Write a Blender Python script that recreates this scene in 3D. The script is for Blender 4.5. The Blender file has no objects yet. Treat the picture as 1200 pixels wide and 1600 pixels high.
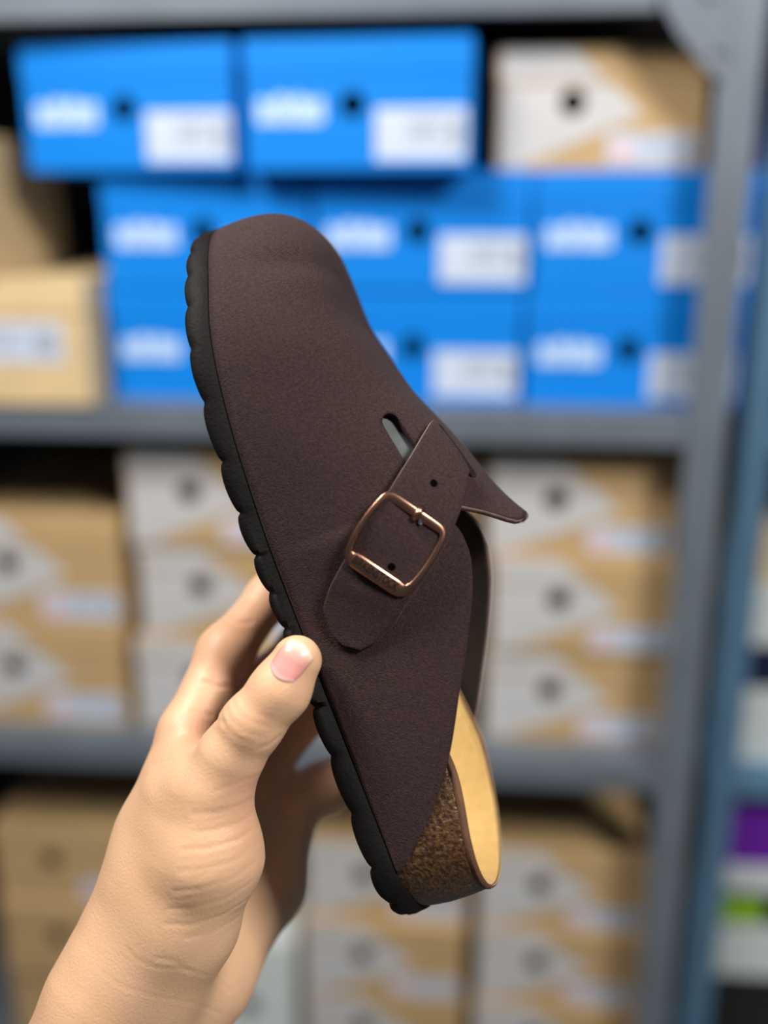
import bpy, bmesh, math, random
import numpy as np
from mathutils import Matrix, Vector
random.seed(4)
SC = bpy.context.scene
COL = SC.collection

# ------------------------------------------------------------------ camera
YAW, PITCH = math.radians(5.0), math.radians(-16.6)
cam_d = bpy.data.cameras.new('camera'); cam = bpy.data.objects.new('camera', cam_d); COL.objects.link(cam)
cam.location = (0, 0, 1.45)
cam.rotation_euler = (math.radians(90) + PITCH, 0, YAW)
cam_d.sensor_fit = 'VERTICAL'; cam_d.sensor_height = 36.0; cam_d.sensor_width = 27.0; cam_d.lens = 36.0
cam_d.clip_start = 0.01
cam_d.dof.use_dof = True; cam_d.dof.focus_distance = 0.374; cam_d.dof.aperture_fstop = 2.2
SC.camera = cam

# ------------------------------------------------------------------ world, lamps, exposure
W = bpy.data.worlds.new('room_light'); SC.world = W; W.use_nodes = True
W.node_tree.nodes['Background'].inputs[0].default_value = (0.80, 0.88, 1.0, 1)
W.node_tree.nodes['Background'].inputs[1].default_value = 0.09
def area(name, loc, target, size, power, col):
    l = bpy.data.lights.new(name, 'AREA'); l.shape = 'RECTANGLE'; l.size, l.size_y = size; l.energy = power; l.color = col
    o = bpy.data.objects.new(name, l); COL.objects.link(o); o.location = loc
    o.rotation_euler = (Vector(target) - Vector(loc)).to_track_quat('-Z', 'Y').to_euler()
    return o
area('ceiling_lamp_light', (0.90, -0.30, 2.35), (0.0, 0.8, 1.25), (0.42, 0.26), 29, (1.0, 0.97, 0.92))
area('ceiling_lamp_light', (-0.55, 0.28, 2.2), (0.0, 0.5, 1.25), (0.36, 0.26), 17, (1.0, 0.95, 0.88))
SC.view_settings.view_transform = 'Standard'; SC.view_settings.look = 'None'
SC.view_settings.gamma = 1.0; SC.view_settings.use_curve_mapping = False
SC.view_settings.exposure = 0.1

# ------------------------------------------------------------------ materials
def srgb(r, g, b):
    f = lambda c: (c/255/12.92) if c/255 <= 0.04045 else ((c/255 + 0.055)/1.055)**2.4
    return (f(r), f(g), f(b), 1)
def mat(name, col, rough=0.6, metal=0.0, var=0.0, vscale=20, bump=0.0, bscale=300, sheen=0.0, sss=0.0, col2=None, spec=0.5, detail=4, dist=0.001):
    m = bpy.data.materials.new(name); m.use_nodes = True
    nt = m.node_tree; b = nt.nodes['Principled BSDF']
    b.inputs['Base Color'].default_value = col; b.inputs['Roughness'].default_value = rough
    b.inputs['Metallic'].default_value = metal; b.inputs['Specular IOR Level'].default_value = spec
    if sheen: b.inputs['Sheen Weight'].default_value = sheen; b.inputs['Sheen Roughness'].default_value = 0.5
    tc = nt.nodes.new('ShaderNodeTexCoord')
    if var or col2:
        n = nt.nodes.new('ShaderNodeTexNoise'); n.inputs['Scale'].default_value = vscale; n.inputs['Detail'].default_value = detail
        nt.links.new(tc.outputs['Object'], n.inputs['Vector'])
        r = nt.nodes.new('ShaderNodeMapRange'); r.inputs['From Min'].default_value = 0.35; r.inputs['From Max'].default_value = 0.65
        nt.links.new(n.outputs['Fac'], r.inputs['Value'])
        x = nt.nodes.new('ShaderNodeMix'); x.data_type = 'RGBA'
        c2 = col2 if col2 else tuple(min(1, c*(1+var)) for c in col[:3]) + (1,)
        c1 = col if col2 else tuple(c*(1-var) for c in col[:3]) + (1,)
        x.inputs[6].default_value = c1; x.inputs[7].default_value = c2
        nt.links.new(r.outputs[0], x.inputs[0]); nt.links.new(x.outputs[2], b.inputs['Base Color'])
    if bump:
        n = nt.nodes.new('ShaderNodeTexNoise'); n.inputs['Scale'].default_value = bscale; n.inputs['Detail'].default_value = 3
        nt.links.new(tc.outputs['Object'], n.inputs['Vector'])
        u = nt.nodes.new('ShaderNodeBump'); u.inputs['Strength'].default_value = bump; u.inputs['Distance'].default_value = dist
        nt.links.new(n.outputs['Fac'], u.inputs['Height']); nt.links.new(u.outputs[0], b.inputs['Normal'])
    return m
MAT = {}
MAT['suede'] = mat('suede', srgb(50, 34, 34), 0.8, var=0.3, vscale=1000, bump=1.0, bscale=2000, sheen=0.03, spec=0.22, dist=0.00055)
MAT['suede_edge'] = mat('suede_cut_edge', srgb(118, 96, 88), 0.9, var=0.2, vscale=300)
MAT['flap'] = mat('flap_lining', srgb(84, 88, 88), 0.8, var=0.1, vscale=200, bump=0.3)
MAT['lining'] = mat('lining', srgb(40, 34, 34), 0.85, var=0.15, vscale=200, bump=0.3)
MAT['sole'] = mat('black_foam_rubber', srgb(19, 16, 17), 0.65, var=0.15, vscale=150, bump=0.5, bscale=900, spec=0.12, dist=0.0005)
MAT['cork'] = mat('cork', srgb(48, 30, 16), 0.38, col2=srgb(92, 64, 36), vscale=620, bump=0.9, bscale=620, dist=0.0012, detail=2)
MAT['trim'] = mat('footbed_trim', srgb(98, 66, 44), 0.85, var=0.15, vscale=300, bump=0.3)
MAT['insole'] = mat('footbed_suede', srgb(222, 184, 116), 0.9, var=0.06, vscale=250, bump=0.25, bscale=900, sheen=0.2)
MAT['copper'] = mat('antique_copper', srgb(180, 132, 110), 0.27, metal=1.0, var=0.12, vscale=180)
MAT['copper_dark'] = mat('patina', srgb(24, 18, 15), 0.9, spec=0.08)
MAT['steel_glint'] = mat('bright_steel', srgb(210, 214, 220), 0.2, metal=1.0)
MAT['hole'] = mat('punched_hole_shade', srgb(8, 6, 6), 1.0, spec=0.0)  # shade of the strap holes, put into the colour
MAT['blue'] = mat('blue_card', srgb(0, 122, 216), 0.55, spec=0.25, var=0.04, vscale=6)
MAT['kraft'] = mat('kraft_card', srgb(184, 154, 110), 0.75, var=0.06, vscale=25)
MAT['kraft2'] = mat('pale_kraft_card', srgb(205, 180, 138), 0.75, var=0.05, vscale=25)
MAT['print_white'] = mat('white_print', srgb(190, 190, 192), 0.6, var=0.03, vscale=20)
MAT['logo_white'] = mat('logo_white', srgb(182, 208, 242), 0.5)
MAT['label'] = mat('label_paper', srgb(190, 202, 222), 0.5, var=0.02)
MAT['ink'] = mat('label_ink', srgb(120, 124, 132), 0.6)
MAT['red'] = mat('label_red', srgb(224, 178, 178), 0.6)
MAT['dark'] = mat('box_inside_shade', srgb(10, 11, 13), 0.9, spec=0.1)  # near-black stands in for the shade inside the finger holes
MAT['steel'] = mat('galvanised_steel', srgb(106, 115, 126), 0.45, metal=0.25, var=0.08, vscale=12)
MAT['bluesteel'] = mat('blue_grey_steel', srgb(92, 130, 160), 0.45, metal=0.2, var=0.06, vscale=12)
MAT['shade_and_box_black'] = mat('shade_and_box_black', srgb(16, 16, 19), 0.8)  # black puts the shade behind the shelves into the colour; black boxes share it
MAT['purple'] = mat('purple_card', srgb(100, 24, 158), 0.5, var=0.04)
MAT['navy'] = mat('navy_card', srgb(16, 26, 60), 0.5, var=0.04)
MAT['green'] = mat('lime_label', srgb(140, 190, 20), 0.5)
MAT['palewhite'] = mat('white_card', srgb(206, 214, 214), 0.6, var=0.04)
MAT['floor'] = mat('concrete_floor', srgb(120, 118, 114), 0.6, var=0.1, vscale=8)
MAT['wall'] = mat('painted_wall', srgb(110, 112, 116), 0.8, var=0.04, vscale=4)

# ------------------------------------------------------------------ helpers
def link(o, parent=None):
    COL.objects.link(o)
    if parent is not None: o.parent = parent
    return o
def obj(name, verts, faces, material, parent=None, smooth=False):
    me = bpy.data.meshes.new(name); me.from_pydata([tuple(v) for v in verts], [], faces); me.update()
    for m in (material if isinstance(material, (list, tuple)) else [material]): me.materials.append(m)
    if smooth: me.polygons.foreach_set('use_smooth', [True]*len(me.polygons))
    return link(bpy.data.objects.new(name, me), parent)
def from_bm(name, bm, material, parent=None, smooth=False):
    me = bpy.data.meshes.new(name); bmesh.ops.recalc_face_normals(bm, faces=bm.faces[:]); bm.to_mesh(me); bm.free()
    for m in (material if isinstance(material, (list, tuple)) else [material]): me.materials.append(m)
    if smooth: me.polygons.foreach_set('use_smooth', [True]*len(me.polygons))
    return link(bpy.data.objects.new(name, me), parent)
def bbox(bm, x0, x1, y0, y1, z0, z1, bevel=0.0):
    r = bmesh.ops.create_cube(bm, size=1.0)
    for v in r['verts']:
        v.co = Vector(((x0+x1)/2 + v.co.x*(x1-x0), (y0+y1)/2 + v.co.y*(y1-y0), (z0+z1)/2 + v.co.z*(z1-z0)))
    if bevel:
        es = list({e for v in r['verts'] for e in v.link_edges})
        bmesh.ops.bevel(bm, geom=es, offset=bevel, segments=2, affect='EDGES', profile=0.5)
def tag(o, label, cat, group=None):
    o['label'] = label; o['category'] = cat
    if group: o['group'] = group
    return o
def empty(name, loc=(0, 0, 0), rz=0.0):
    o = bpy.data.objects.new(name, None); COL.objects.link(o); o.location = loc; o.rotation_euler = (0, 0, rz)
    o.empty_display_size = 0.02
    return o
def struct(o): o['kind'] = 'structure'; return o
def text_mesh(name, body, size, extrude=0.0, offset=0.0):
    c = bpy.data.curves.new(name, 'FONT'); c.body = body; c.size = size; c.extrude = extrude; c.offset = offset
    c.align_x = 'CENTER'; c.align_y = 'CENTER'; c.resolution_u = 3
    t = bpy.data.objects.new(name, c); COL.objects.link(t)
    bpy.context.view_layer.update()
    me = bpy.data.meshes.new_from_object(t.evaluated_get(bpy.context.evaluated_depsgraph_get()))
    bpy.data.objects.remove(t); bpy.data.curves.remove(c)
    me.name = name
    return me

# ------------------------------------------------------------------ the room
bm = bmesh.new(); bbox(bm, -3, 3, -1.5, 1.75, -0.05, 0.0); struct(from_bm('floor', bm, MAT['floor']))
bm = bmesh.new(); bbox(bm, -3, 3, 1.60, 1.70, 0.0, 2.9); struct(from_bm('wall_back', bm, MAT['wall']))

# ------------------------------------------------------------------ storage racks
def rack(name, loc, x0, x1, shelves, material, depth, height, label, post_w, gusset=False):
    r = empty(name, loc)
    def part(nm, *b, bev=0.0015):
        bm = bmesh.new()
        for q in b: bbox(bm, *q, bevel=bev)
        return from_bm(nm, bm, material, r)
    t = 0.003
    for sx, xx in ((1, x0), (-1, x1)):            # L-shaped uprights at the four corners
        for sy, yy in ((1, 0.0), (-1, depth)):
            xa, xb = sorted((xx, xx + sx*post_w)); ya, yb = sorted((yy, yy + sy*t))
            ya2, yb2 = sorted((yy + sy*t, yy + sy*0.036)); xa2, xb2 = sorted((xx, xx + sx*t))
            p = part('upright_post', (xa, xb, ya, yb, 0, height), (xa2, xb2, ya2, yb2, 0, height), bev=0.0008)
    for z in shelves:
        s = part('shelf', (x0 + t, x1 - t, 0.004, depth - 0.004, z - 0.004, z))
        bm = bmesh.new(); bbox(bm, x0 + post_w*0.2, x1 - post_w*0.2, 0.0035, 0.0065, z - 0.031, z, bevel=0.001)
        bbox(bm, x0 + post_w*0.2, x1 - post_w*0.2, 0.0065, 0.016, z - 0.031, z - 0.028, bevel=0.001)
        from_bm('front_lip', bm, material, s)
    if gusset:
        z = shelves[-1] - 0.031
        for xx, sx in ((x1 - post_w, -1),):
            pts = [(xx + 0.004, z + 0.03), (xx - 0.050, z + 0.03), (xx - 0.050, z + 0.004), (xx - 0.036, z - 0.018), (xx - 0.010, z - 0.046), (xx + 0.004, z - 0.056)]
            v = [(x, -0.0035, zz) for x, zz in pts] + [(x, -0.0005, zz) for x, zz in pts]; n = len(pts)
            f = [tuple(range(n)), tuple(range(2*n - 1, n - 1, -1))] + [(i, (i+1) % n, n + (i+1) % n, n + i) for i in range(n)]
            g = obj('corner_plate', v, f, material, r)
            for bx, bz in ((xx - 0.012, z + 0.012), (xx + 0.0, z - 0.03)):
                bm = bmesh.new(); bmesh.ops.create_cone(bm, cap_ends=True, segments=6, radius1=0.006, radius2=0.005, depth=0.004,
                                                       matrix=Matrix.Translation((bx, -0.0055, bz)) @ Matrix.Rotation(math.pi/2, 4, 'X'))
                from_bm('bolt', bm, material, g)
    bm = bmesh.new(); bbox(bm, x0 + 0.004, x1 - 0.004, depth - 0.0035, depth - 0.0005, 0.05, height)
    from_bm('shade_back_panel', bm, MAT['shade_and_box_black'], r)  # added sheet, coloured black as the shade at the back of the rack
    return tag(r, label, 'rack')
RY = 0.94
rack('storage_rack', (0, RY, 0), -0.98, 0.232, [0.10, 0.46, 0.906, 1.268, 1.636], MAT['steel'], 0.42, 1.95,
     'grey steel shelving rack filled with blue and tan shoe boxes', 0.036, gusset=True)
rack('storage_rack', (0, 1.0, 0), 0.262, 1.1, [0.10, 0.48, 0.868, 1.25, 1.64], MAT['bluesteel'], 0.42, 1.95,
     'blue grey steel rack at right edge with purple and white boxes', 0.030)

# ------------------------------------------------------------------ shoe boxes (local origin: bottom centre of the front face, y away from the viewer)
LOGO = text_mesh('logo_lettering', 'adidas', 0.024, 0.0002, 0.0012)
_lz = [v.co.y for v in LOGO.vertices]; _b, _h = min(_lz), max(_lz) - min(_lz)
for v in LOGO.vertices:                              # squat ascenders, heavy letterforms
    t = v.co.y - _b
    if t > 0.7*_h: v.co.y = _b + 0.7*_h + (t - 0.7*_h)*0.4
def box_meshes(w, h, d, hole, lid_h, hole_r=0.0115):
    """body with a real finger hole in its front, the cup behind the hole, and the lid"""
    bm = bmesh.new(); hb = h - 0.001; c = 0.0012
    fr = [bm.verts.new((x, 0, z)) for x, z in ((-w/2 + c, 0), (w/2 - c, 0), (w/2 - c, hb), (-w/2 + c, hb))]
    bk = [bm.verts.new((v.co.x, d, v.co.z)) for v in fr]
    hx, hz = hole; n = 16
    ci = [bm.verts.new((hx + hole_r*math.cos(2*math.pi*i/n), 0, hz + hole_r*math.sin(2*math.pi*i/n))) for i in range(n)]
    es = [bm.edges.new((fr[i], fr[(i+1) % 4])) for i in range(4)] + [bm.edges.new((ci[i], ci[(i+1) % n])) for i in range(n)]
    bmesh.ops.triangle_fill(bm, use_beauty=True, use_dissolve=False, edges=es, normal=(0, -1, 0))
    for i in range(4): bm.faces.new((fr[i], fr[(i+1) % 4], bk[(i+1) % 4], bk[i]))
    bm.faces.new(bk[::-1])
    body = bpy.data.meshes.new('body'); bmesh.ops.recalc_face_normals(bm, faces=bm.faces[:]); bm.to_mesh(body); bm.free()
    bm = bmesh.new()
    a = [bm.verts.new((hx + hole_r*math.cos(2*math.pi*i/n), 0.0002, hz + hole_r*math.sin(2*math.pi*i/n))) for i in range(n)]
    b = [bm.verts.new((v.co.x, 0.02, v.co.z)) for v in a]
    for i in range(n): bm.faces.new((a[i], a[(i+1) % n], b[(i+1) % n], b[i]))
    bm.faces.new(b)
    cup = bpy.data.meshes.new('finger_hole'); bm.to_mesh(cup); bm.free()
    bm = bmesh.new(); bbox(bm, -w/2, w/2, -0.0012, d + 0.0012, h - lid_h, h, bevel=0.0008)
    lid = bpy.data.meshes.new('lid'); bm.to_mesh(lid); bm.free()
    return body, cup, lid
def label_mesh(w, h, red):
    """sticker with rows of print; material 0 paper, 1 ink, 2 red"""
    v, f, mi = [], [], []
    def q(x0, x1, z0, z1, y, m):
        k = len(v); v.extend([(x0, y, z0), (x1, y, z0), (x1, y, z1), (x0, y, z1)]); f.append((k, k+1, k+2, k+3)); mi.append(m)
    q(0, w, 0, h, 0, 0)
    for x0, x1, zf in ((0.36, 0.80, 0.74), (0.36, 0.70, 0.56), (0.36, 0.78, 0.38)):
        q(x0*w, x1*w, zf*h, zf*h + 0.05*h, -0.00025, 1)
    for i in range(7): q((0.84 + 0.018*i)*w, (0.84 + 0.018*i + 0.009)*w, 0.2*h, 0.8*h, -0.00025, 1)
    if red: q(0.06*w, 0.28*w, 0.2*h, 0.6*h, -0.00025, 2)
    me = bpy.data.meshes.new('label'); me.from_pydata(v, [], f); me.update()
    for m in ('label', 'ink', 'red'): me.materials.append(MAT[m])
    me.polygons.foreach_set('material_index', mi)
    return me
CACHE = {}
def shoe_box(kind, x0, x1, z0, z1, y, label, group, rz=0.0, d=0.32, tilt=0.0, name=None, plain=False, lab=None, hole=True):
    w = round(x1 - x0, 3); h = round(z1 - z0, 4)
    r = empty(name or {'blue': 'blue_shoe_box'}.get(kind, 'kraft_shoe_box'), ((x0 + x1)/2, y, z0), rz)
    r.rotation_euler = (0, tilt, rz)
    card = {'blue': MAT['blue'], 'kraft': MAT['kraft'], 'kraft2': MAT['kraft2']}.get(kind) or MAT[kind]
    hp = {'blue': (-0.003, h*0.50), 'kraft': (-0.025, h*0.56)}.get(kind, (0.0, h*0.5))
    key = (kind, w, h, d)
    if key not in CACHE:
        ms = box_meshes(w, h, d, hp, h*0.27)
        for m, c in zip(ms, (card, MAT['dark'], card)): m.materials.append(c)
        pr = None
        if kind == 'kraft':
            pts = [(-0.48, 0.02), (-0.40, 0.02), (0.20, 0.46), (0.05, 0.70), (-0.48, 0.70)]
            bp = bmesh.new(); vs = [bp.verts.new((a*w, -0.0004, b*h)) for a, b in pts]
            vc = [bp.verts.new((hp[0] + 0.0118*math.cos(math.pi*i/8), -0.0004, hp[1] + 0.0118*math.sin(math.pi*i/8))) for i in range(16)]
            ed = [bp.edges.new((q[i], q[(i+1) % len(q)])) for q in (vs, vc) for i in range(len(q))]
            bmesh.ops.triangle_fill(bp, use_beauty=True, use_dissolve=False, edges=ed, normal=(0, -1, 0))
            pr = bpy.data.meshes.new('white_print'); bp.to_mesh(pr); bp.free(); pr.materials.append(MAT['print_white'])
            pl = bpy.data.meshes.new('white_print'); pl.from_pydata([(a*w, -0.0016, b*h) for a, b in ((-0.48, 0.735), (0.02, 0.735), (-0.14, 0.985), (-0.48, 0.985))], [], [(0, 1, 2, 3)]); pl.materials.append(MAT['print_white'])
            pr = (pr, pl)
        CACHE[key] = (ms, pr)
    (body, cup, lid), pr = CACHE[key]
    link(bpy.data.objects.new('body', body), r); l = link(bpy.data.objects.new('lid', lid), r)
    if hole: link(bpy.data.objects.new('finger_hole', cup), r)
    if pr and not plain:
        link(bpy.data.objects.new('white_print', pr[0]), r); link(bpy.data.objects.new('white_print', pr[1]), l)
    if kind == 'blue':
        t = link(bpy.data.objects.new('logo_lettering', LOGO), r)
        if not LOGO.materials: LOGO.materials.append(MAT['logo_white'])
        t.location = (-w*0.29, -0.0006, h*0.48); t.rotation_euler = (math.pi/2, 0, 0); t.scale = (1.0, 1.55, 1.0)
    if lab is None:
        lab = {'blue': (0.085, 0.48, 0.07, 0.47), 'kraft': (0.04, 0.47, 0.05, 0.30)}.get(kind)
    if lab:
        k2 = ('lab', w, h, lab, kind == 'kraft')
        if k2 not in CACHE: CACHE[k2] = label_mesh((lab[1]-lab[0])*w, (lab[3]-lab[2])*h, kind == 'kraft')
        s = link(bpy.data.objects.new('paper_label', CACHE[k2]), r); s.location = (lab[0]*w, -0.0006, lab[2]*h)
    return tag(r, label, 'box', group)
S2 = 1.268; bh = 0.1068
G1 = 'blue shoe boxes on the upper shelf'
for i, (xa, y) in enumerate(((-0.357, 0.985), (-0.155, 0.982), (0.048, 0.982))):
    pos = ('left end', 'mostly behind the clog', 'right end by the post')[i]
    shoe_box('blue', xa, xa + 0.2, S2, S2 + bh, y, 'blue shoe box, bottom row of the upper shelf, ' + pos, G1)
for i, (xa, y) in enumerate(((-0.354, 0.982), (-0.151, 0.978), (0.051, 0.98))):
    pos = ('beside the dark gap', 'just right of clog toe', 'under the tan box')[i]
    shoe_box('blue', xa, xa + 0.2, S2 + bh, S2 + 2*bh, y, 'blue shoe box, middle row of the upper shelf, ' + pos, G1)
shoe_box('blue', -0.417, -0.217, S2 + 2*bh, S2 + 3*bh, 0.965, 'blue shoe box on the top row, at far left with bright white label', G1, rz=-0.075, d=0.26)
shoe_box('blue', -0.207, -0.007, S2 + 2*bh, S2 + 3*bh, 0.945, 'blue shoe box on the top row, jutting out beside the tan box', G1, rz=-0.055, d=0.26)
G2 = 'tan shoe boxes with white print'
shoe_box('kraft', 0.015, 0.199, S2 + 2*bh, S2 + 2*bh + 0.102, 0.985, 'tan and white shoe box on top of the blue boxes, beside grey post', G2)
shoe_box('kraft2', -0.60, -0.362, S2, S2 + 0.118, 0.94, 'pale tan box with wide white label, on upper shelf at left edge', 'pale tan boxes', d=0.3, lab=(-0.30, 0.40, 0.34, 0.66), hole=False, name='tan_shoe_box')
shoe_box('kraft2', -0.59, -0.450, S2 + 0.118, S2 + 0.245, 0.93, 'pale tan box standing upright on the labelled tan box, left edge', 'pale tan boxes', d=0.2, hole=False, name='tan_shoe_box')
S3 = 0.906
cols = {'left edge stack': (-0.562, 2, 0.198), 'stack left of the clog': (-0.352, 3, 0.182), 'stack behind the clog': (-0.161, 3, 0.166), 'stack beside the post': (0.018, 3, 0.186)}
nm = {3: ('bottom', 'middle', 'topmost'), 2: ('lower', 'upper')}
for cname, (xa, n, bw) in cols.items():
    hh = 0.104 if n == 3 else 0.118
    for k in range(n):
        dx = random.uniform(-0.003, 0.003); y = 0.985 + random.uniform(-0.006, 0.004)
        shoe_box('kraft', xa + dx + (0.004 if k == 1 else 0), xa + dx + (0.004 if k == 1 else 0) + bw, S3 + k*hh, S3 + (k+1)*hh, y,
                 f'tan and white shoe box, {nm[n][k]} of the middle shelf {cname}', G2)
S4 = 0.46
for cname, xa, n, plain in (('stack behind the wrist', -0.545, 3, True), ('stack under the clog heel', -0.180, 3, False), ('stack beside the post', 0.018, 3, False)):
    hh = 0.102 if n == 3 else 0.11
    for k in range(n):
        dx = random.uniform(-0.003, 0.003)
        shoe_box('kraft', xa + dx, xa + dx + 0.186, S4 + k*hh, S4 + (k+1)*hh, 0.99 + random.uniform(-0.006, 0.004),
                 (f'plain tan shoe box, {nm[n][k]} of the lowest shelf {cname}' if plain else f'tan and white shoe box, {nm[n][k]} of the lowest shelf {cname}'),
                 'plain tan shoe boxes' if plain else G2, plain=plain)
shoe_box('palewhite', -0.300, -0.190, S4, S4 + 0.175, 0.975, 'pale white box on the lowest shelf, right of the wrist', None, name='white_box', d=0.3, hole=False)
# boxes on the rack at the right edge
def rb(kind, z0, z1, label, name, x0=0.292, y=1.03, **k):
    return shoe_box(kind, x0, x0 + 0.20, z0, z1, y, label, None, name=name, d=0.3, hole=False, **k)
rb('shade_and_box_black', 1.25, 1.483, 'tall black box behind the blue grey post beside the blue boxes', 'black_box')
rb('purple', 1.483, 1.56, 'purple box at the upper right edge behind the grey post', 'purple_box', x0=0.238, y=1.04)
rb('palewhite', 0.868, 0.955, 'white box standing lowest on blue grey rack middle shelf', 'white_box')
rb('navy', 0.955, 1.005, 'dark flat box between two white boxes on right rack', 'dark_box')
rb('palewhite', 1.005, 1.075, 'white box on the right rack, above the dark flat box', 'white_box')
rb('kraft2', 1.075, 1.125, 'pale tan flat box topmost on right rack middle shelf', 'tan_box')
rb('shade_and_box_black', 0.48, 0.585, 'black box at the bottom right corner of the picture', 'black_box')
rb('palewhite', 0.585, 0.655, 'white box on the black box at lower right', 'white_box')
nb = rb('navy', 0.655, 0.70, 'navy box with lime green label at lower right', 'navy_box')
gl = obj('lime_label', [(-0.095, -0.0012 - 0.0008, 0.006), (-0.045, -0.002, 0.006), (-0.045, -0.002, 0.036), (-0.095, -0.002, 0.036)], [(0, 1, 2, 3)], MAT['green'], nb)
rb('palewhite', 0.70, 0.735, 'flat grey white box under the purple box', 'white_box')
rb('purple', 0.735, 0.815, 'bright purple box on the lower shelf of the right rack', 'purple_box')

# ---- clog form, in millimetres: x heel>toe, y towards the outer side, z up from the ground
def _ip(x, xs, ys):
    """smooth (pchip-like) interpolation"""
    xs = np.asarray(xs, float); ys = np.asarray(ys, float); x = np.asarray(x, float)
    h = np.diff(xs); dl = np.diff(ys) / h
    m = np.zeros_like(ys); m[0] = dl[0]; m[-1] = dl[-1]
    for i in range(1, len(xs) - 1):
        if dl[i-1] * dl[i] > 0:
            w1 = 2*h[i] + h[i-1]; w2 = h[i] + 2*h[i-1]
            m[i] = (w1 + w2) / (w1/dl[i-1] + w2/dl[i])
    k = np.clip(np.searchsorted(xs, x) - 1, 0, len(xs) - 2)
    t = np.clip((x - xs[k]) / h[k], 0, 1)
    return ((2*t**3 - 3*t**2 + 1)*ys[k] + (t**3 - 2*t**2 + t)*h[k]*m[k]
            + (-2*t**3 + 3*t**2)*ys[k+1] + (t**3 - t**2)*h[k]*m[k+1])
S0, S1 = -2.0, 276.0
def end_round(s):
    e = np.ones_like(np.asarray(s, float))
    a = np.clip((28 - s) / (28 - S0), 0, 1); e = e * np.sqrt(np.clip(1 - a**2.2, 0, 1))
    b = np.clip((s - 206) / 70.0, 0, 1); e = e * np.clip(1 - b**2.4, 0, 1)**(1/2.3)
    return e
def cen(s): return _ip(s, [-6, 60, 150, 210, 276], [0, 0, 1, 0, -7])
def half(s): return _ip(s, [-6, 20, 60, 105, 150, 195, 215, 276], [33, 33, 34, 35, 42, 49, 50, 47])
def yside(s, sg): return cen(s) + sg * half(s) * end_round(s)
def z_bot(s): return _ip(s, [-6, 20, 60, 110, 150, 190, 220, 250, 276], [1.2, 0.2, 0.3, 0.2, 0.8, 3.4, 6.2, 10.0, 12])
def z_jun(s): return _ip(s, [-6, 20, 50, 78, 110, 145, 173, 202, 226, 247, 276], [10.5, 10.8, 10, 9, 8.2, 9.2, 11.2, 14, 17, 20, 21])
def z_ridge(s): return _ip(s, [20, 60, 95, 128, 142, 160, 174, 189, 206, 220, 233, 243, 276], [112, 110, 103, 92.8, 87.4, 80.9, 74.8, 68.4, 64.2, 60.6, 59.6, 60.8, 60])
def z_edge(s): return _ip(s, [20, 35, 52.6, 75, 93, 112, 121, 127, 132, 138, 145], [11.5, 28, 42, 54.5, 64, 72, 73.8, 73.5, 72, 69.5, 67])
def spine(s):
    s = np.asarray(s, float)
    return np.where(s < 200, s, 200 + 40*np.tanh((s - 200)/52.0))
def shape_exp(s):
    a = _ip(s, [20, 120, 160, 205, 240, 276], [0.95, 0.95, 0.9, 0.80, 0.74, 0.72])
    return a
def upper_pt(s, sg, phi):
    """point on the outer face of the upper; phi 0 at the sole, pi/2 at the ridge"""
    sp = spine(s); a = shape_exp(s)
    bx, by, bz = s, yside(s, sg) + sg*0.4, z_jun(s)
    tx, ty, tz = sp, cen(sp) - 5*np.clip((sp-100)/60, 0, 1), z_ridge(sp)
    c = np.cos(phi)**a; q = np.abs(np.sin(phi))**a
    return np.stack([tx + (bx - tx)*c, ty + (by - ty)*c, bz + (tz - bz)*q], -1)

# ------------------------------------------------------------------ the clog held up in front of the rack
FRAME = Matrix(((-0.36221, -0.15236, 0.91956, -0.02014), (0.30496, -0.95162, -0.03755, 0.33888), (0.8808, 0.26683, 0.39115, 1.19007), (0, 0, 0, 1)))
clog = empty('clog'); clog.matrix_world = FRAME
tag(clog, 'dark brown suede clog with copper buckle, held up toe first', 'clog')
mm = lambda A: np.asarray(A, float).reshape(-1, 3) / 1000.0
def add(name, V, Fc, material, smooth=True, parent=None):
    return obj(name, mm(V), Fc, material, parent or clog, smooth)
def grid_faces(nr, nc, close_r=False, flip=False):
    f = []
    for i in range(nr if close_r else nr - 1):
        for j in range(nc - 1):
            a, b = i*nc + j, ((i+1) % nr)*nc + j
            q = (a, b, b + 1, a + 1); f.append(q[::-1] if flip else q)
    return f
# perimeter stations, evenly spread along the outline: outer side heel>toe, inner side toe>heel
def perimeter(n, inset=0.0):
    u = (1 - np.cos(np.linspace(0, np.pi, 900)))/2; s = S0 + (S1 - S0)*u
    P = np.concatenate([np.stack([s, yside(s, 1)], 1), np.stack([s[::-1], yside(s[::-1], -1)], 1)[1:-1]])
    L = np.r_[0, np.cumsum(np.linalg.norm(np.diff(np.r_[P, P[:1]], axis=0), axis=1))]
    q = np.linspace(0, L[-1], n, endpoint=False); Pc = np.r_[P, P[:1]]
    X = np.interp(q, L, Pc[:, 0]); Y = np.interp(q, L, Pc[:, 1])
    T = np.stack([np.roll(X, -1) - np.roll(X, 1), np.roll(Y, -1) - np.roll(Y, 1)], 1); T /= np.linalg.norm(T, axis=1)[:, None]
    Nn = np.stack([-T[:, 1], T[:, 0]], 1)          # outward (outline runs clockwise seen from above)
    return X - Nn[:, 0]*inset, Y - Nn[:, 1]*inset, Nn, q
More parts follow.
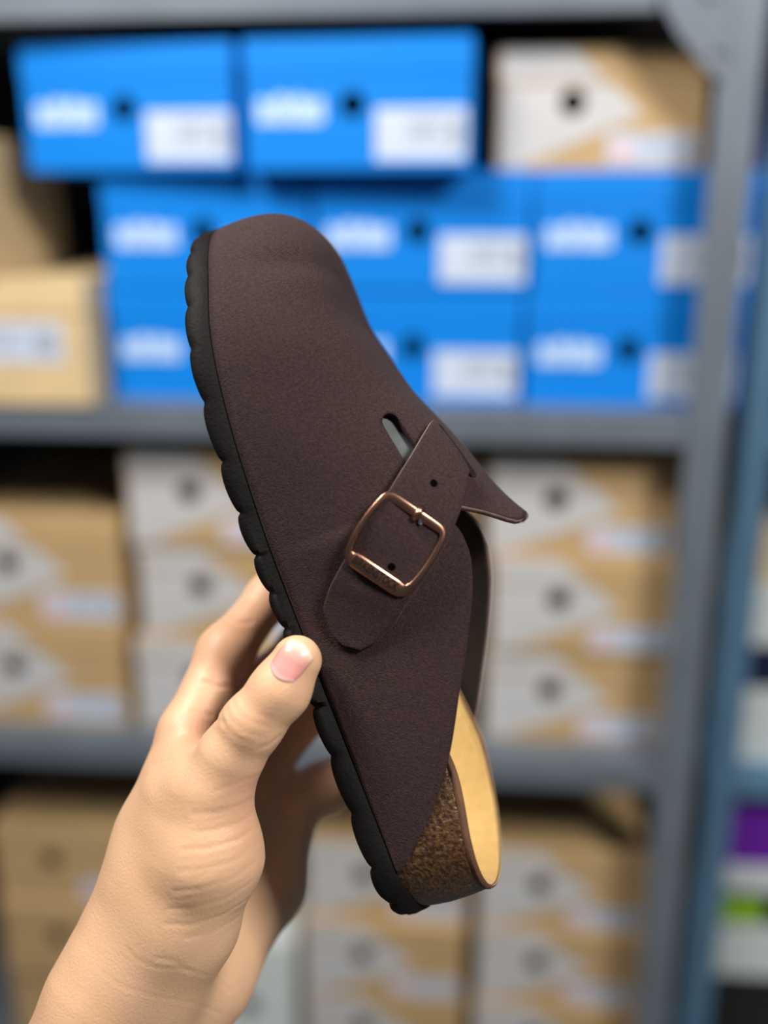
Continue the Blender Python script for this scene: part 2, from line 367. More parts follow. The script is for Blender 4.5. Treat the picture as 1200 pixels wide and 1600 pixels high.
# --- outsole: scalloped lower edge
NP = 640
X, Y, NN, Q = perimeter(NP)
pitch = Q[-1] / 38.0
ph_ = (Q / pitch + 0.30*np.sin(Q/23.0)) % 1.0
bump_ = np.abs(np.sin(np.pi*ph_**1.3))**0.38                # rounded lobes, sharp notches
zb, zj = z_bot(X), z_jun(X)
lob = (1 - bump_)*np.where(X > 215, 0.55, 0.75)
rings = []
def ring(off, z): rings.append(np.stack([X + NN[:, 0]*off, Y + NN[:, 1]*off, z + 0*X], 1))
ring(-9, zj - 0.6); ring(-0.6, zj - 0.2); ring(0.3, zj - 0.8); ring(0.9, zj*0.5 + zb*0.5)
ring(1.1 - 0.5*lob, zb + 4.2 + 0.3*lob); ring(1.0 - 1.5*lob, zb + 1.2 + 1.7*lob); ring(0.2 - 2.0*lob, zb + 0.2 + 2.4*lob); ring(-3.5 - 2.0*lob, zb + 2.2*lob)
for rr, zo in ((-9, 0.2), (-14, 1.4), (-19, 0.1), (-24, 1.4)): ring(rr, zb + zo)
V = np.stack(rings, 1).reshape(-1, 3); nr = len(rings)
fc = grid_faces(NP, nr, close_r=True)
add('outsole', V, fc + [tuple(i*nr + nr - 1 for i in range(NP))[::-1], tuple(i*nr for i in range(NP))], MAT['sole'])
# --- cork footbed wall (stays inside the leather where the upper covers it)
def rim_z(s): return _ip(s, [-6, 6, 25, 48, 62, 120, 165, 276], [35, 36, 38.5, 41.5, 40, 31, 24, 27])
def inset(s): return _ip(s, [-6, 22, 40, 60, 276], [0, 0, 1.2, 3.6, 4.2])
NC = 240
X, Y, NN, Q = perimeter(NC)
IN = inset(X)
z0r, z1r = z_jun(X) - 0.5, rim_z(X)
def pring(off, z): return np.stack([X + NN[:, 0]*(off - IN), Y + NN[:, 1]*(off - IN), z], 1)
rings = [pring(off, z0r + (z1r - z0r)*f) for off, f in ((-0.8, 0), (-0.2, 0.12), (0.3, 0.4), (-0.1, 0.75), (-0.7, 0.95), (-1.0, 1.0), (-2.6, 0.98))]
add('cork_footbed', np.stack(rings, 1).reshape(-1, 3), grid_faces(NC, len(rings), close_r=True), MAT['cork'])
# --- suede trim around the rim
rings = []
for k in range(9):
    a = 2*math.pi*k/8
    rings.append(pring(-1.15 + 0.85*math.cos(a), z1r + 0.5 + 1.5*math.sin(a)))
add('footbed_trim', np.stack(rings, 1).reshape(-1, 3), grid_faces(NC, 9, close_r=True), MAT['trim'])
# --- suede footbed lining, cupped
cx = np.clip(X, 30, 236); cy = cen(cx)
fl = z_jun(X) + _ip(X, [-6, 40, 90, 140, 200, 276], [12, 11, 15, 8, 5, 6])
rings = []
for r in np.r_[0, 0.02, 0.05, np.linspace(0.09, 0.97, 20)]:
    P = pring(-1.3 if r == 0 else -1.7, z1r)
    z = fl + (z1r + (2.0 if r == 0 else 2.2) - fl)*max(0, 1 - r)**5.5
    rings.append(np.stack([P[:, 0] + (cx - P[:, 0])*r, P[:, 1] + (cy - P[:, 1])*r, z], 1))
add('footbed_lining', np.stack(rings, 1).reshape(-1, 3), grid_faces(NC, len(rings), close_r=True), MAT['insole'])
# --- suede upper
NCOL, KN = 40, 29
S_SPLIT = 143.0
def phi_edge(s):
    a = shape_exp(s)
    return np.arcsin(np.clip((z_edge(s) - z_jun(s)) / (z_ridge(spine(s)) - z_jun(s)), 0, 1)**(1/a))
front = np.unique(np.r_[np.linspace(S_SPLIT, 236, 56), 236 + 40*np.sin(np.linspace(0, np.pi/2, 34))])
bm = bmesh.new()
cols = np.linspace(0, 1, NCOL + 1); pk = float(phi_edge(S_SPLIT))
PHI = np.where(np.arange(NCOL + 1) <= KN, cols/cols[KN]*pk, pk + (cols - cols[KN])/(1 - cols[KN])*(np.pi/2 - pk))
def dent(P):
    """slight softness of the leather"""
    x, y, z = P[..., 0], P[..., 1], P[..., 2]
    d = 0.7*np.sin(x/17.0 + 1.2)*np.sin(z/13.0 + x/40.0) + 0.35*np.sin(x/7.5 + z/9.0 + 0.5)
    w = np.clip((z - 22)/20, 0, 1)*np.clip((x - 150)/30, 0, 1)
    cr = -2.1*np.exp(-((x - 243 + 0.25*(z - 45))/5.5)**2)*np.exp(-((z - 46)/11)**2)*(y > 5)     # toe crease
    return d*w*0.55 + cr
rows_f = {}
for sg in (1, -1):
    lst = []
    for s in front:
        P = upper_pt(np.full(NCOL + 1, s), sg, PHI)
        P[:, 1] += sg*dent(P)*np.cos(PHI); P[:, 2] += dent(P)*np.sin(PHI)
        lst.append([bm.verts.new(p/1000) for p in P])
    rows_f[sg] = lst
def quad(a, b, c, d, sg):
    try: bm.faces.new((a, b, c, d) if sg > 0 else (d, c, b, a)).smooth = True
    except ValueError: pass
for sg in (1, -1):
    R = rows_f[sg]
    for i in range(len(R) - 1):
        for j in range(NCOL): quad(R[i][j], R[i][j+1], R[i+1][j+1], R[i+1][j], sg)
    # tongue over the instep
    prev = R[0][KN:]
    for k in range(1, 9):
        t = k/8; cur = []
        for j in range(KN, NCOL + 1):
            v = (j - KN)/(NCOL - KN)
            s = S_SPLIT - t*float(_ip(np.array(v), [0, 0.3, 0.7, 1], [0.6, 9.0, 18.0, 15.6]))
            p = upper_pt(np.array(s), sg, PHI[j]); p[2] += 2.2*t*t*v; p[1] += sg*2.0*t*t*(1 - v)
            cur.append(bm.verts.new(p/1000))
        for j in range(len(cur) - 1): quad(cur[j], cur[j+1], prev[j+1], prev[j], sg)
        prev = cur
    # side quarter running back to a point at the heel
    prev = R[0][:KN + 1]
    for s in np.r_[np.linspace(S_SPLIT - 2, 60, 36), np.linspace(58, 20.5, 24)]:
        pe = float(phi_edge(s)); cur = []
        for j in range(KN + 1):
            t = j/KN
            p = upper_pt(np.array(s), sg, pe*t + 1e-4)
            p[1] += sg*1.2*math.sin(math.pi*min(1, t*1.0))*min(1, (s - 20)/40)
            cur.append(bm.verts.new(p/1000))
        for j in range(KN): quad(cur[j], cur[j+1], prev[j+1], prev[j], sg)
        prev = cur
bmesh.ops.remove_doubles(bm, verts=bm.verts[:], dist=0.00012)
me = bpy.data.meshes.new('upper'); bm.normal_update(); bm.to_mesh(me); bm.free()
me.polygons.foreach_set('use_smooth', [True]*len(me.polygons))
for k in ('suede', 'suede_edge', 'lining'): me.materials.append(MAT[k])
upper = link(bpy.data.objects.new('upper', me), clog)
so = upper.modifiers.new('thickness', 'SOLIDIFY'); so.thickness = 0.0022; so.offset = -1; so.material_offset = 2; so.material_offset_rim = 1; so.use_even_offset = False
# frame on the leather: point, tangents and outward normal
def on_upper(s, phi, lift=0.0, sg=1):
    e = 1e-3
    p = upper_pt(np.array(float(s)), sg, float(phi)); a = upper_pt(np.array(s + 0.2), sg, phi) - upper_pt(np.array(s - 0.2), sg, phi)
    b = upper_pt(np.array(float(s)), sg, phi + e) - upper_pt(np.array(float(s)), sg, phi - e)
    n = np.cross(b, a)*sg; n /= np.linalg.norm(n)
    if n[1] < 0 and n[2] < 0: n = -n
    return p + n*lift, n
SLOTS = [([(173.5, 0.925), (157.5, 0.881)], 3.7), ([(167.0, 1.37), (148.0, 1.274)], 2.8)]
STRAP = [((169.0, 1.248), (147.0, 1.187), -2.5), ((169.0, 1.196), (147.0, 1.152), 3.4), ((161.0, 0.881), (137.0, 0.934), 5.4), ((150.5, 0.62), (126.0, 0.724), 5.8), ((140.0, 0.401), (116.5, 0.541), 5.2), ((130.5, 0.244), (110.0, 0.419), 4.6), ((123.5, 0.157), (105.5, 0.349), 3.2), ((117.5, 0.113), (103.0, 0.288), 2.3), ((110.5, 0.105), (101.5, 0.253), 1.8), ((104.0, 0.131), (100.5, 0.183), 1.6)]
STRAP_HOLES = [(0.255, 0.47), (0.335, 0.46), (0.46, 0.56)]
BUCKLE = [(148.5, 0.593), (131.5, 0.75), (113.5, 0.445), (136.0, 0.305)]

def cutter_mesh(pts, r, lo, hi, name):
    """rounded slot along a run of (s, phi) points"""
    C0 = [on_upper(*q)[0] for q in pts]; n = on_upper(*pts[len(pts)//2])[1]
    C0 = np.array(C0); d = C0[-1] - C0[0]; d -= n*(d @ n); d /= np.linalg.norm(d); e = np.cross(n, d)
    mid = C0.mean(0); h = np.linalg.norm(C0[-1] - C0[0])/2
    ring_ = [mid + d*(h + r*math.cos(a)) + e*r*math.sin(a) for a in np.linspace(-math.pi/2, math.pi/2, 9)] + \
            [mid + d*(-h - r*math.cos(a)) - e*r*math.sin(a) for a in np.linspace(-math.pi/2, math.pi/2, 9)]
    V = [q + n*hi for q in ring_] + [q + n*lo for q in ring_]; k = len(ring_)
    F_ = [tuple(range(k)), tuple(range(2*k - 1, k - 1, -1))] + [(i, k + i, k + (i+1) % k, (i+1) % k) for i in range(k)]
    me = bpy.data.meshes.new(name); me.from_pydata([tuple(v) for v in mm(V)], [], F_); me.update()
    bmx = bmesh.new(); bmx.from_mesh(me); bmesh.ops.recalc_face_normals(bmx, faces=bmx.faces[:]); bmx.to_mesh(me); bmx.free()
    return me
cuts = []
for pts, r in SLOTS:
    c = bpy.data.objects.new('slot_cutter', cutter_mesh(pts, r, -6, 6, 'slot_cutter')); COL.objects.link(c); c.parent = clog
    bo = upper.modifiers.new('slot', 'BOOLEAN'); bo.operation = 'DIFFERENCE'; bo.object = c; bo.solver = 'EXACT'; cuts.append(c)
bpy.context.view_layer.update()
me2 = bpy.data.meshes.new_from_object(upper.evaluated_get(bpy.context.evaluated_depsgraph_get()))
upper.modifiers.clear(); upper.data = me2; me2.name = 'upper'
for c in cuts: bpy.data.objects.remove(c)
# --- lining flap seen through the slot
pl = []
for i in range(9):
    for j in range(7):
        s_ = SLOTS[0][0][0][0] + 5 + (SLOTS[0][0][1][0] - 12 - SLOTS[0][0][0][0])*i/8; p_ = SLOTS[0][0][0][1] + (SLOTS[0][0][1][1] - SLOTS[0][0][0][1])*i/8 + (j/6 - 0.5)*0.34
        pl.append(on_upper(s_, min(p_, 1.5), -3.0 - 0.8*(j/6))[0])
fo = add('lining_flap', pl, grid_faces(9, 7), MAT['flap']); so = fo.modifiers.new('thickness', 'SOLIDIFY'); so.thickness = 0.001
# --- strap laid over the instep
NW = 11
ctl = []
for (sa, pa), (sb, pb), lift in STRAP:
    A, nA = on_upper(sa, pa, lift); B, nB = on_upper(sb, pb, lift)
    row = []
    for j in range(NW):
        t = j/(NW - 1)
        P, n = on_upper(sa + (sb - sa)*t, pa + (pb - pa)*t, lift)
        Q_ = A + (B - A)*t
        row.append(0.6*P + 0.4*(Q_ + n*1.2*math.sin(math.pi*t)))
    ctl.append(row)
ctl = np.array(ctl); tt = np.linspace(0, len(ctl) - 1, 72); k_ = np.arange(len(ctl))
ROW = np.stack([np.stack([_ip(tt, k_, ctl[:, j, c]) for c in range(3)], -1) for j in range(NW)], 1)
strap = add('strap', ROW.reshape(-1, 3), grid_faces(len(tt), NW), [MAT['suede'], MAT['suede_edge']])
so = strap.modifiers.new('thickness', 'SOLIDIFY'); so.thickness = 0.0021; so.offset = 0; so.material_offset_rim = 1
bv = strap.modifiers.new('rounding', 'BEVEL'); bv.width = 0.0004; bv.segments = 2; bv.limit_method = 'ANGLE'; bv.angle_limit = math.radians(60)
def disc(name, c, n, r, material, parent, k=14, sink=0.3):
    n = np.array(n)/np.linalg.norm(n); a = np.cross(n, [1, 0, 0.2]); a /= np.linalg.norm(a); b = np.cross(n, a)
    V = [c + (a*math.cos(2*math.pi*i/k) + b*math.sin(2*math.pi*i/k))*r for i in range(k)] + \
        [c - n*1.2 + (a*math.cos(2*math.pi*i/k) + b*math.sin(2*math.pi*i/k))*r*0.8 for i in range(k)]
    return add(name, V, [tuple(range(k))] + [(i, (i+1) % k, k + (i+1) % k, k + i) for i in range(k)], material, False, parent)
ROWN = np.cross(np.gradient(ROW, axis=0), np.gradient(ROW, axis=1)); ROWN /= np.linalg.norm(ROWN, axis=2, keepdims=True)
if ROWN[30, 5, 1] < 0: ROWN = -ROWN
for (tr, tc) in STRAP_HOLES:
    i = int(round(tr*71)); j = tc*(NW - 1); j0 = int(j)
    c = ROW[i, j0]*(1 - (j - j0)) + ROW[i, min(j0 + 1, NW - 1)]*(j - j0)
    disc('strap_hole', c + ROWN[i, j0]*1.13, ROWN[i, j0], 1.4, MAT['hole'], strap)  # black disc on the strap surface in place of a shaded hole
# --- buckle
def pt_px(q, lift): return on_upper(q[0], q[1], lift)[0]
TL, TR, BR, BL = [pt_px(q, l) for q, l in zip(BUCKLE, (6.0, 6.2, 6.2, 5.6))]
cb = (TL + TR + BR + BL)/4
uu = ((TR - TL) + (BR - BL))/2; wU = np.linalg.norm(uu)/2; uu /= np.linalg.norm(uu)
vv = ((BL - TL) + (BR - TR))/2; vv -= uu*(vv @ uu); wV = np.linalg.norm(vv)/2; vv /= np.linalg.norm(vv)
ww = np.cross(uu, vv); ww = ww if ww[1] > 0 else -ww
def bk(u, v, w): return cb + uu*u + vv*v + ww*w
def bar(path, prof, closed=False):
    """sweep: path rows (u, v, w, half thickness across, half thickness out)"""
    V = []; path = np.array(path, float); n = len(path); T = np.gradient(path[:, :2], axis=0)
    if closed: T = np.roll(path[:, :2], -1, 0) - np.roll(path[:, :2], 1, 0)
    for i in range(n):
        t = T[i]/np.linalg.norm(T[i]); nx, ny = t[1], -t[0]
        for a in range(prof):
            an = 2*math.pi*a/prof; ca, sa = math.cos(an), math.sin(an)
            ca = math.copysign(abs(ca)**0.5, ca); sa = math.copysign(abs(sa)**0.5, sa)
            V.append(bk(path[i, 0] + nx*ca*path[i, 3], path[i, 1] + ny*ca*path[i, 3], path[i, 2] + sa*path[i, 4]))
    f = []
    for i in range(n if closed else n - 1):
        for a in range(prof): f.append((i*prof + a, i*prof + (a+1) % prof, ((i+1) % n)*prof + (a+1) % prof, ((i+1) % n)*prof + a))
    return V, f
def frame_path():
    P = []
    k = 14
    for i in range(k): t = i/k*2 - 1; P.append((wU*t, -wV, 1.1*(1 - t*t), 1.75, 1.5))                               # upper bar
    for i in range(k): t = i/k*2 - 1; P.append((wU + 1.5*(1 - t*t), wV*t, 0.5 + 0.6*(1 - t*t), 1.05, 1.5))          # right side
    for i in range(k): t = i/k*2 - 1; P.append((-wU*t, wV, 1.0*(1 - t*t), 2.9, 1.5))                              # lettered bar
    for i in range(k): t = i/k*2 - 1; P.append((-wU - 1.5*(1 - t*t), -wV*t, 0.5 + 0.6*(1 - t*t), 1.05, 1.5))
    P = np.array(P)
    for _ in range(2): P = (np.roll(P, 1, 0) + 2*P + np.roll(P, -1, 0))/4
    return P
V, f = bar(frame_path(), 16, True)
buckle = add('buckle', V, f, MAT['copper']); buckle['label'] = 'rectangular antique copper buckle'
# prong hooked round the upper bar
pr = []
for i in range(11):
    a = math.pi*(-0.15 + 1.3*i/10)
    pr.append((0.5, -wV - 2.5*math.cos(a), 0.8 + 2.6*math.sin(a)))
def tube(path, r, k=10):
    P = np.array([bk(*p) for p in path]); T = np.gradient(P, axis=0); T /= np.linalg.norm(T, axis=1)[:, None]; V = []
    for p, t in zip(P, T):
        a = uu - t*(uu @ t); a /= np.linalg.norm(a); b = np.cross(t, a)
        for i in range(k): V.append(p + (a*math.cos(2*math.pi*i/k)*1.15 + b*math.sin(2*math.pi*i/k))*r)
    n = len(P)
    f = [(i*k + a, i*k + (a+1) % k, (i+1)*k + (a+1) % k, (i+1)*k + a) for i in range(n-1) for a in range(k)]
    return V, f + [tuple(range(k)), tuple((n-1)*k + i for i in range(k))[::-1]]
V, f = tube(pr, 1.05); add('prong', V, f, MAT['copper'], True, buckle)
V, f = tube([(2.5, -wV + 1.2, 2.1), (2.9, -wV + 1.8, 2.3), (3.2, -wV + 2.3, 1.9)], 0.7); add('rivet', V, f, MAT['steel_glint'], True, buckle)
tm = text_mesh('lettering', 'BIRKENSTOCK', 3.3, 0.02, 0.05)
co = np.array([v.co[:] for v in tm.vertices]); k = 2*wU*0.76/(co[:, 0].max() - co[:, 0].min())
for v in tm.vertices:
    u_ = v.co.x*k; t = u_/wU
    p = bk(u_, wV - v.co.y*1.3, 1.0*(1 - t*t)*0.95 + 1.62 + v.co.z); v.co = tuple(p/1000)
tm.materials.append(MAT['copper_dark']); link(bpy.data.objects.new('lettering', tm), buckle)

# ------------------------------------------------------------------ the hand: one continuous skin from a blended distance field
HAND = {
    'thumb': [(104.6, 45.7, 6.0, 8.8), (96.8, 47.2, -2.9, 10.3), (88.5, 47.8, -16.9, 10.7), (80.1, 46.9, -29.1, 11.4), (69.4, 44.9, -41.8, 13.0)],
    'thenar': [(69.2, 45.7, -40.5, 13.5), (48.6, 43.6, -51.2, 18.3), (27.2, 40.4, -70.8, 18.5), (3.1, 36.9, -98.9, 20.0)],
    'index_meta': [(90.2, 16.9, -56.7, 11.8), (58.7, 25.7, -77.7, 14.5), (22.4, 36.0, -97.9, 18.5)],
    'web': [(80.8, 29.8, -52.8, 8.0), (73.5, 40.0, -45.8, 11.0)],
    'middle_meta': [(75.2, -6.8, -56.6, 12.0), (14.3, 23.2, -98.3, 18.0)],
    'ring_meta': [(57.9, -26.7, -56.0, 12.0), (4.0, 16.5, -94.8, 17.5)],
    'hypo': [(41.4, -36.6, -49.2, 12.0), (14.2, -25.6, -65.4, 14.0), (-5.4, 7.5, -90.0, 17.0)],
    'index': [(90.2, 16.9, -56.7, 11.6), (115.1, -1.7, -39.6, 10.6), (131.0, -24.0, -22.0, 9.0), (146.0, -43.0, -3.0, 7.6)],
    'middle': [(75.2, -6.8, -56.6, 11.5), (96.6, -24.0, -37.6, 10.2), (107.1, -37.7, -19.5, 9.0), (112.0, -43.5, 0.0, 7.4)],
    'ring': [(57.9, -26.7, -56.0, 11.5), (72.9, -42.4, -41.3, 10.0), (78.4, -48.3, -22.9, 9.0), (96.0, -42.0, 1.0, 7.2)],
    'pinky': [(44.1, -37.0, -46.8, 12.5), (43.5, -48.3, -33.8, 11.0), (45.3, -51.4, -19.5, 9.0), (53.0, -42.5, 1.0, 6.6)],
    'arm_r': [(22.4, 36.0, -97.9, 18.5), (8.3, 41.2, -111.4, 21.0), (-36.3, 50.4, -152.0, 26.0), (-121.7, 63.5, -226.0, 31.0)],
    'arm_u': [(-5.4, 7.5, -90.0, 16.5), (-15.6, 15.2, -108.6, 19.0), (-62.1, 23.6, -146.3, 25.0), (-151.1, 36.7, -221.8, 30.0)],
    'fill': [(68.7, 36.1, -57.0, 16.0), (41.4, 36.1, -74.8, 19.0), (19.0, 36.7, -93.1, 20.0)],
}
CREASES = [
    ([[96.4, 52.5, -24.0], [94.4, 55.7, -22.8], [92.3, 57.5, -22.3], [89.9, 58.5, -20.6], [87.5, 59.0, -19.2], [85.6, 58.9, -16.9], [83.7, 57.8, -15.1]], 0.75, 0.18700000000000003),
    ([[97.7, 53.1, -21.5], [95.3, 56.6, -19.8], [92.8, 58.3, -19.0], [90.6, 59.2, -16.9], [88.2, 59.2, -15.3], [86.4, 58.5, -13.0], [84.6, 56.9, -11.1]], 0.75, 0.198),
    ([[98.7, 53.9, -18.2], [96.4, 56.5, -16.7], [94.1, 58.2, -15.6], [91.9, 58.5, -13.5], [89.7, 58.5, -11.6], [88.5, 57.9, -9.6], [87.1, 56.4, -7.9]], 0.7, 0.165),
    ([[99.1, 54.7, -14.7], [96.9, 56.7, -12.9], [94.6, 57.8, -11.6], [92.9, 57.8, -9.9], [91.3, 57.8, -8.3], [90.5, 57.4, -6.8], [89.6, 56.5, -5.4]], 0.7, 0.099),
    ([[81.0, 55.8, -13.9], [80.9, 54.8, -12.0], [80.7, 53.4, -10.4], [81.4, 52.6, -8.7], [82.0, 51.2, -7.2]], 0.9, 0.22000000000000003),
    ([[71.2, 49.5, -21.0], [71.6, 53.1, -23.0], [71.8, 55.2, -25.5], [71.8, 57.2, -29.4], [71.8, 58.6, -33.4]], 0.8, 0.11000000000000001),
    ([[55.4, -12.5, -51.2], [63.9, 48.4, -27.1], [63.6, 52.4, -29.0], [64.3, 56.2, -32.2], [64.6, 58.2, -36.2], [65.8, 59.6, -39.6], [66.8, 60.1, -43.5]], 0.8, 0.165),
    ([[49.9, -11.7, -52.3], [58.3, 46.4, -29.3], [57.7, 51.3, -30.9], [58.7, 56.4, -34.4], [59.3, 59.5, -38.9], [60.2, 60.3, -42.0], [61.1, 60.6, -45.4]], 0.8, 0.15400000000000003),
    ([[52.9, 39.6, -30.7], [53.2, 49.0, -30.9], [52.7, 54.1, -33.1], [53.6, 58.2, -37.3], [54.4, 61.4, -41.9], [55.5, 62.3, -45.7], [56.5, 62.4, -50.0]], 0.8, 0.198),
    ([[48.0, 45.0, -30.8], [47.7, 52.1, -32.7], [46.8, 56.3, -35.8], [47.7, 60.4, -39.7], [48.2, 62.6, -44.6], [49.2, 63.6, -48.6], [50.0, 63.6, -53.1]], 0.8, 0.14300000000000002),
    ([[42.5, 48.1, -32.6], [42.0, 53.8, -35.3], [41.2, 57.7, -38.8], [42.1, 61.3, -43.2], [42.5, 62.6, -48.7], [43.4, 63.1, -52.9], [44.0, 62.7, -57.7]], 0.8, 0.18700000000000003),
    ([[36.4, 49.4, -35.9], [36.0, 54.3, -39.1], [35.3, 57.2, -43.2], [36.1, 60.0, -48.2], [36.4, 60.9, -54.3], [37.4, 61.3, -58.2], [38.3, 61.3, -62.4]], 0.8, 0.14300000000000002),
    ([[30.2, 46.7, -41.4], [30.0, 51.4, -44.3], [29.4, 54.3, -48.2], [30.3, 57.5, -52.8], [30.8, 59.3, -58.1], [32.4, 60.8, -61.7], [33.7, 61.3, -65.9]], 0.8, 0.17600000000000002),
    ([[24.8, 44.6, -47.4], [25.0, 50.2, -49.5], [24.7, 53.5, -52.8], [25.8, 57.1, -56.7], [26.7, 59.7, -61.0]], 0.8, 0.12100000000000001),
    ([[61.9, 49.0, -28.5], [62.3, 52.5, -30.1], [62.5, 55.1, -32.1], [62.5, 57.3, -34.9], [62.4, 59.0, -38.0]], 0.6, 0.07700000000000001),
    ([[52.9, 48.4, -30.7], [53.4, 54.2, -33.3], [53.6, 58.0, -36.6], [54.4, 60.5, -40.3], [55.0, 62.0, -44.4]], 0.6, 0.07700000000000001),
    ([[46.0, 50.8, -32.3], [46.2, 55.7, -35.3], [46.1, 59.1, -38.9], [46.4, 62.2, -43.7], [46.2, 63.6, -49.4]], 0.6, 0.07700000000000001),
    ([[40.7, 53.8, -35.6], [40.5, 57.7, -39.0], [40.1, 60.1, -43.2], [40.4, 61.9, -48.6], [40.3, 62.3, -54.7]], 0.6, 0.07700000000000001),
    ([[-9.0, 19.3, -73.3], [-5.0, 22.3, -73.7], [-0.4, 27.1, -72.9], [10.1, 50.4, -63.8], [14.5, 55.6, -64.9], [17.3, 58.8, -68.8], [19.4, 60.1, -73.8], [21.9, 60.5, -77.3], [24.3, 61.0, -80.7], [27.1, 60.5, -82.4], [29.9, 60.1, -84.1]], 0.7, 0.132),
    ([[-15.1, 22.3, -79.1], [-8.4, 31.0, -78.9], [0.7, 47.0, -74.2], [6.1, 54.5, -76.4], [10.0, 58.0, -81.0], [13.9, 60.2, -85.0], [17.3, 61.0, -89.8], [20.5, 60.9, -92.7], [23.6, 60.3, -95.9]], 0.7, 0.099),
    ([[13.3, 55.1, -65.6], [17.1, 57.8, -66.8], [20.8, 59.9, -68.3], [22.1, 60.6, -70.7], [23.3, 60.7, -73.4]], 0.8, 0.1375),
    ([[84.7, 37.8, -64.0], [85.1, 41.5, -57.8], [85.3, 43.9, -52.5], [86.3, 43.6, -48.7], [87.1, 40.6, -46.4]], 0.9, 0.165),
    ([[107.3, 16.8, -44.1], [105.3, 16.1, -41.7], [103.3, 14.5, -39.7], [102.4, 10.8, -37.4], [101.4, 5.2, -35.8]], 0.9, 0.275),
    ([[128.4, -2.4, -36.8], [126.5, 0.3, -33.4], [124.6, 0.6, -31.0], [124.0, -1.6, -28.3], [123.4, -3.8, -25.6]], 0.9, 0.24750000000000003),
    ([[98.3, 24.0, -49.1], [96.3, 22.7, -46.3], [94.3, 20.0, -44.0], [94.4, 52.9, -26.2], [92.6, 57.5, -22.0]], 0.9, 0.22000000000000003),
    ([[46.5, -18.9, -48.5], [41.9, -23.0, -45.6], [37.4, -26.2, -42.3], [33.2, -29.4, -41.0], [27.9, -37.3, -41.6]], 1.0, 0.275),
]
PADS = [([91.8, 60.7, -13.9], 10, 0.6)]
BLUSH = [([102.8, 53.9, 9.8], 12, 0.3), ([90.6, 60.4, -13.2], 11, 0.22), ([54.1, 50.1, -24.5], 16, 0.3), ([109.7, 5.4, -36.2], 20, 0.45), ([88.8, 25.4, -49.2], 16, 0.45), ([65.1, 48.7, -23.6], 14, 0.25), ([124.0, -12.6, -20.6], 18, 0.4)]
NAIL = {'c': [105.6, 55.3, 6.9], 'axis': [7.6, -2.9, 10.6], 'n': [2.6, 25.5, 1.8], 'len': 7.3, 'wid': 6.0}

def seg(P, a, b, ra, rb):
    a = np.array(a, np.float32); b = np.array(b, np.float32); ba = b - a
    h = np.clip(((P - a) @ ba)/np.dot(ba, ba), 0, 1).astype(np.float32)
    d = P - a - h[..., None]*ba
    return np.sqrt((d*d).sum(-1)) - (ra + (rb - ra)*h)
def smin(a, b, k):
    h = np.clip(0.5 + 0.5*(b - a)/k, 0, 1)
    return b + (a - b)*h - k*h*(1 - h)
def chain(P, c, k=5.0):
    d = None
    for (a, b) in zip(c[:-1], c[1:]):
        q = seg(P, a[:3], b[:3], a[3], b[3]); d = q if d is None else smin(d, q, k)
    return d
def hand_sdf(P):
    palm = chain(P, HAND['index_meta'], 8)
    for nme, k in (('middle_meta', 12), ('ring_meta', 12), ('hypo', 12), ('fill', 14), ('arm_r', 10), ('arm_u', 14)): palm = smin(palm, chain(P, HAND[nme], 8), k)
    th = smin(chain(P, HAND['thumb'], 4), chain(P, HAND['thenar'], 9), 6)
    palm = smin(palm, th, 11); palm = smin(palm, chain(P, HAND['web'], 4), 8)
    fing = None
    for nme in ('index', 'middle', 'ring', 'pinky'):
        q = chain(P, HAND[nme], 6.0); fing = q if fing is None else smin(fing, q, 1.2)
    d = smin(palm, fing, 4.5)
    for c, r, dep in PADS:                            # knuckle swellings (+) and hollows (-)
        q = ((P - np.array(c, np.float32))**2).sum(-1); d = d - dep*np.exp(-q/(r*r))
    return d
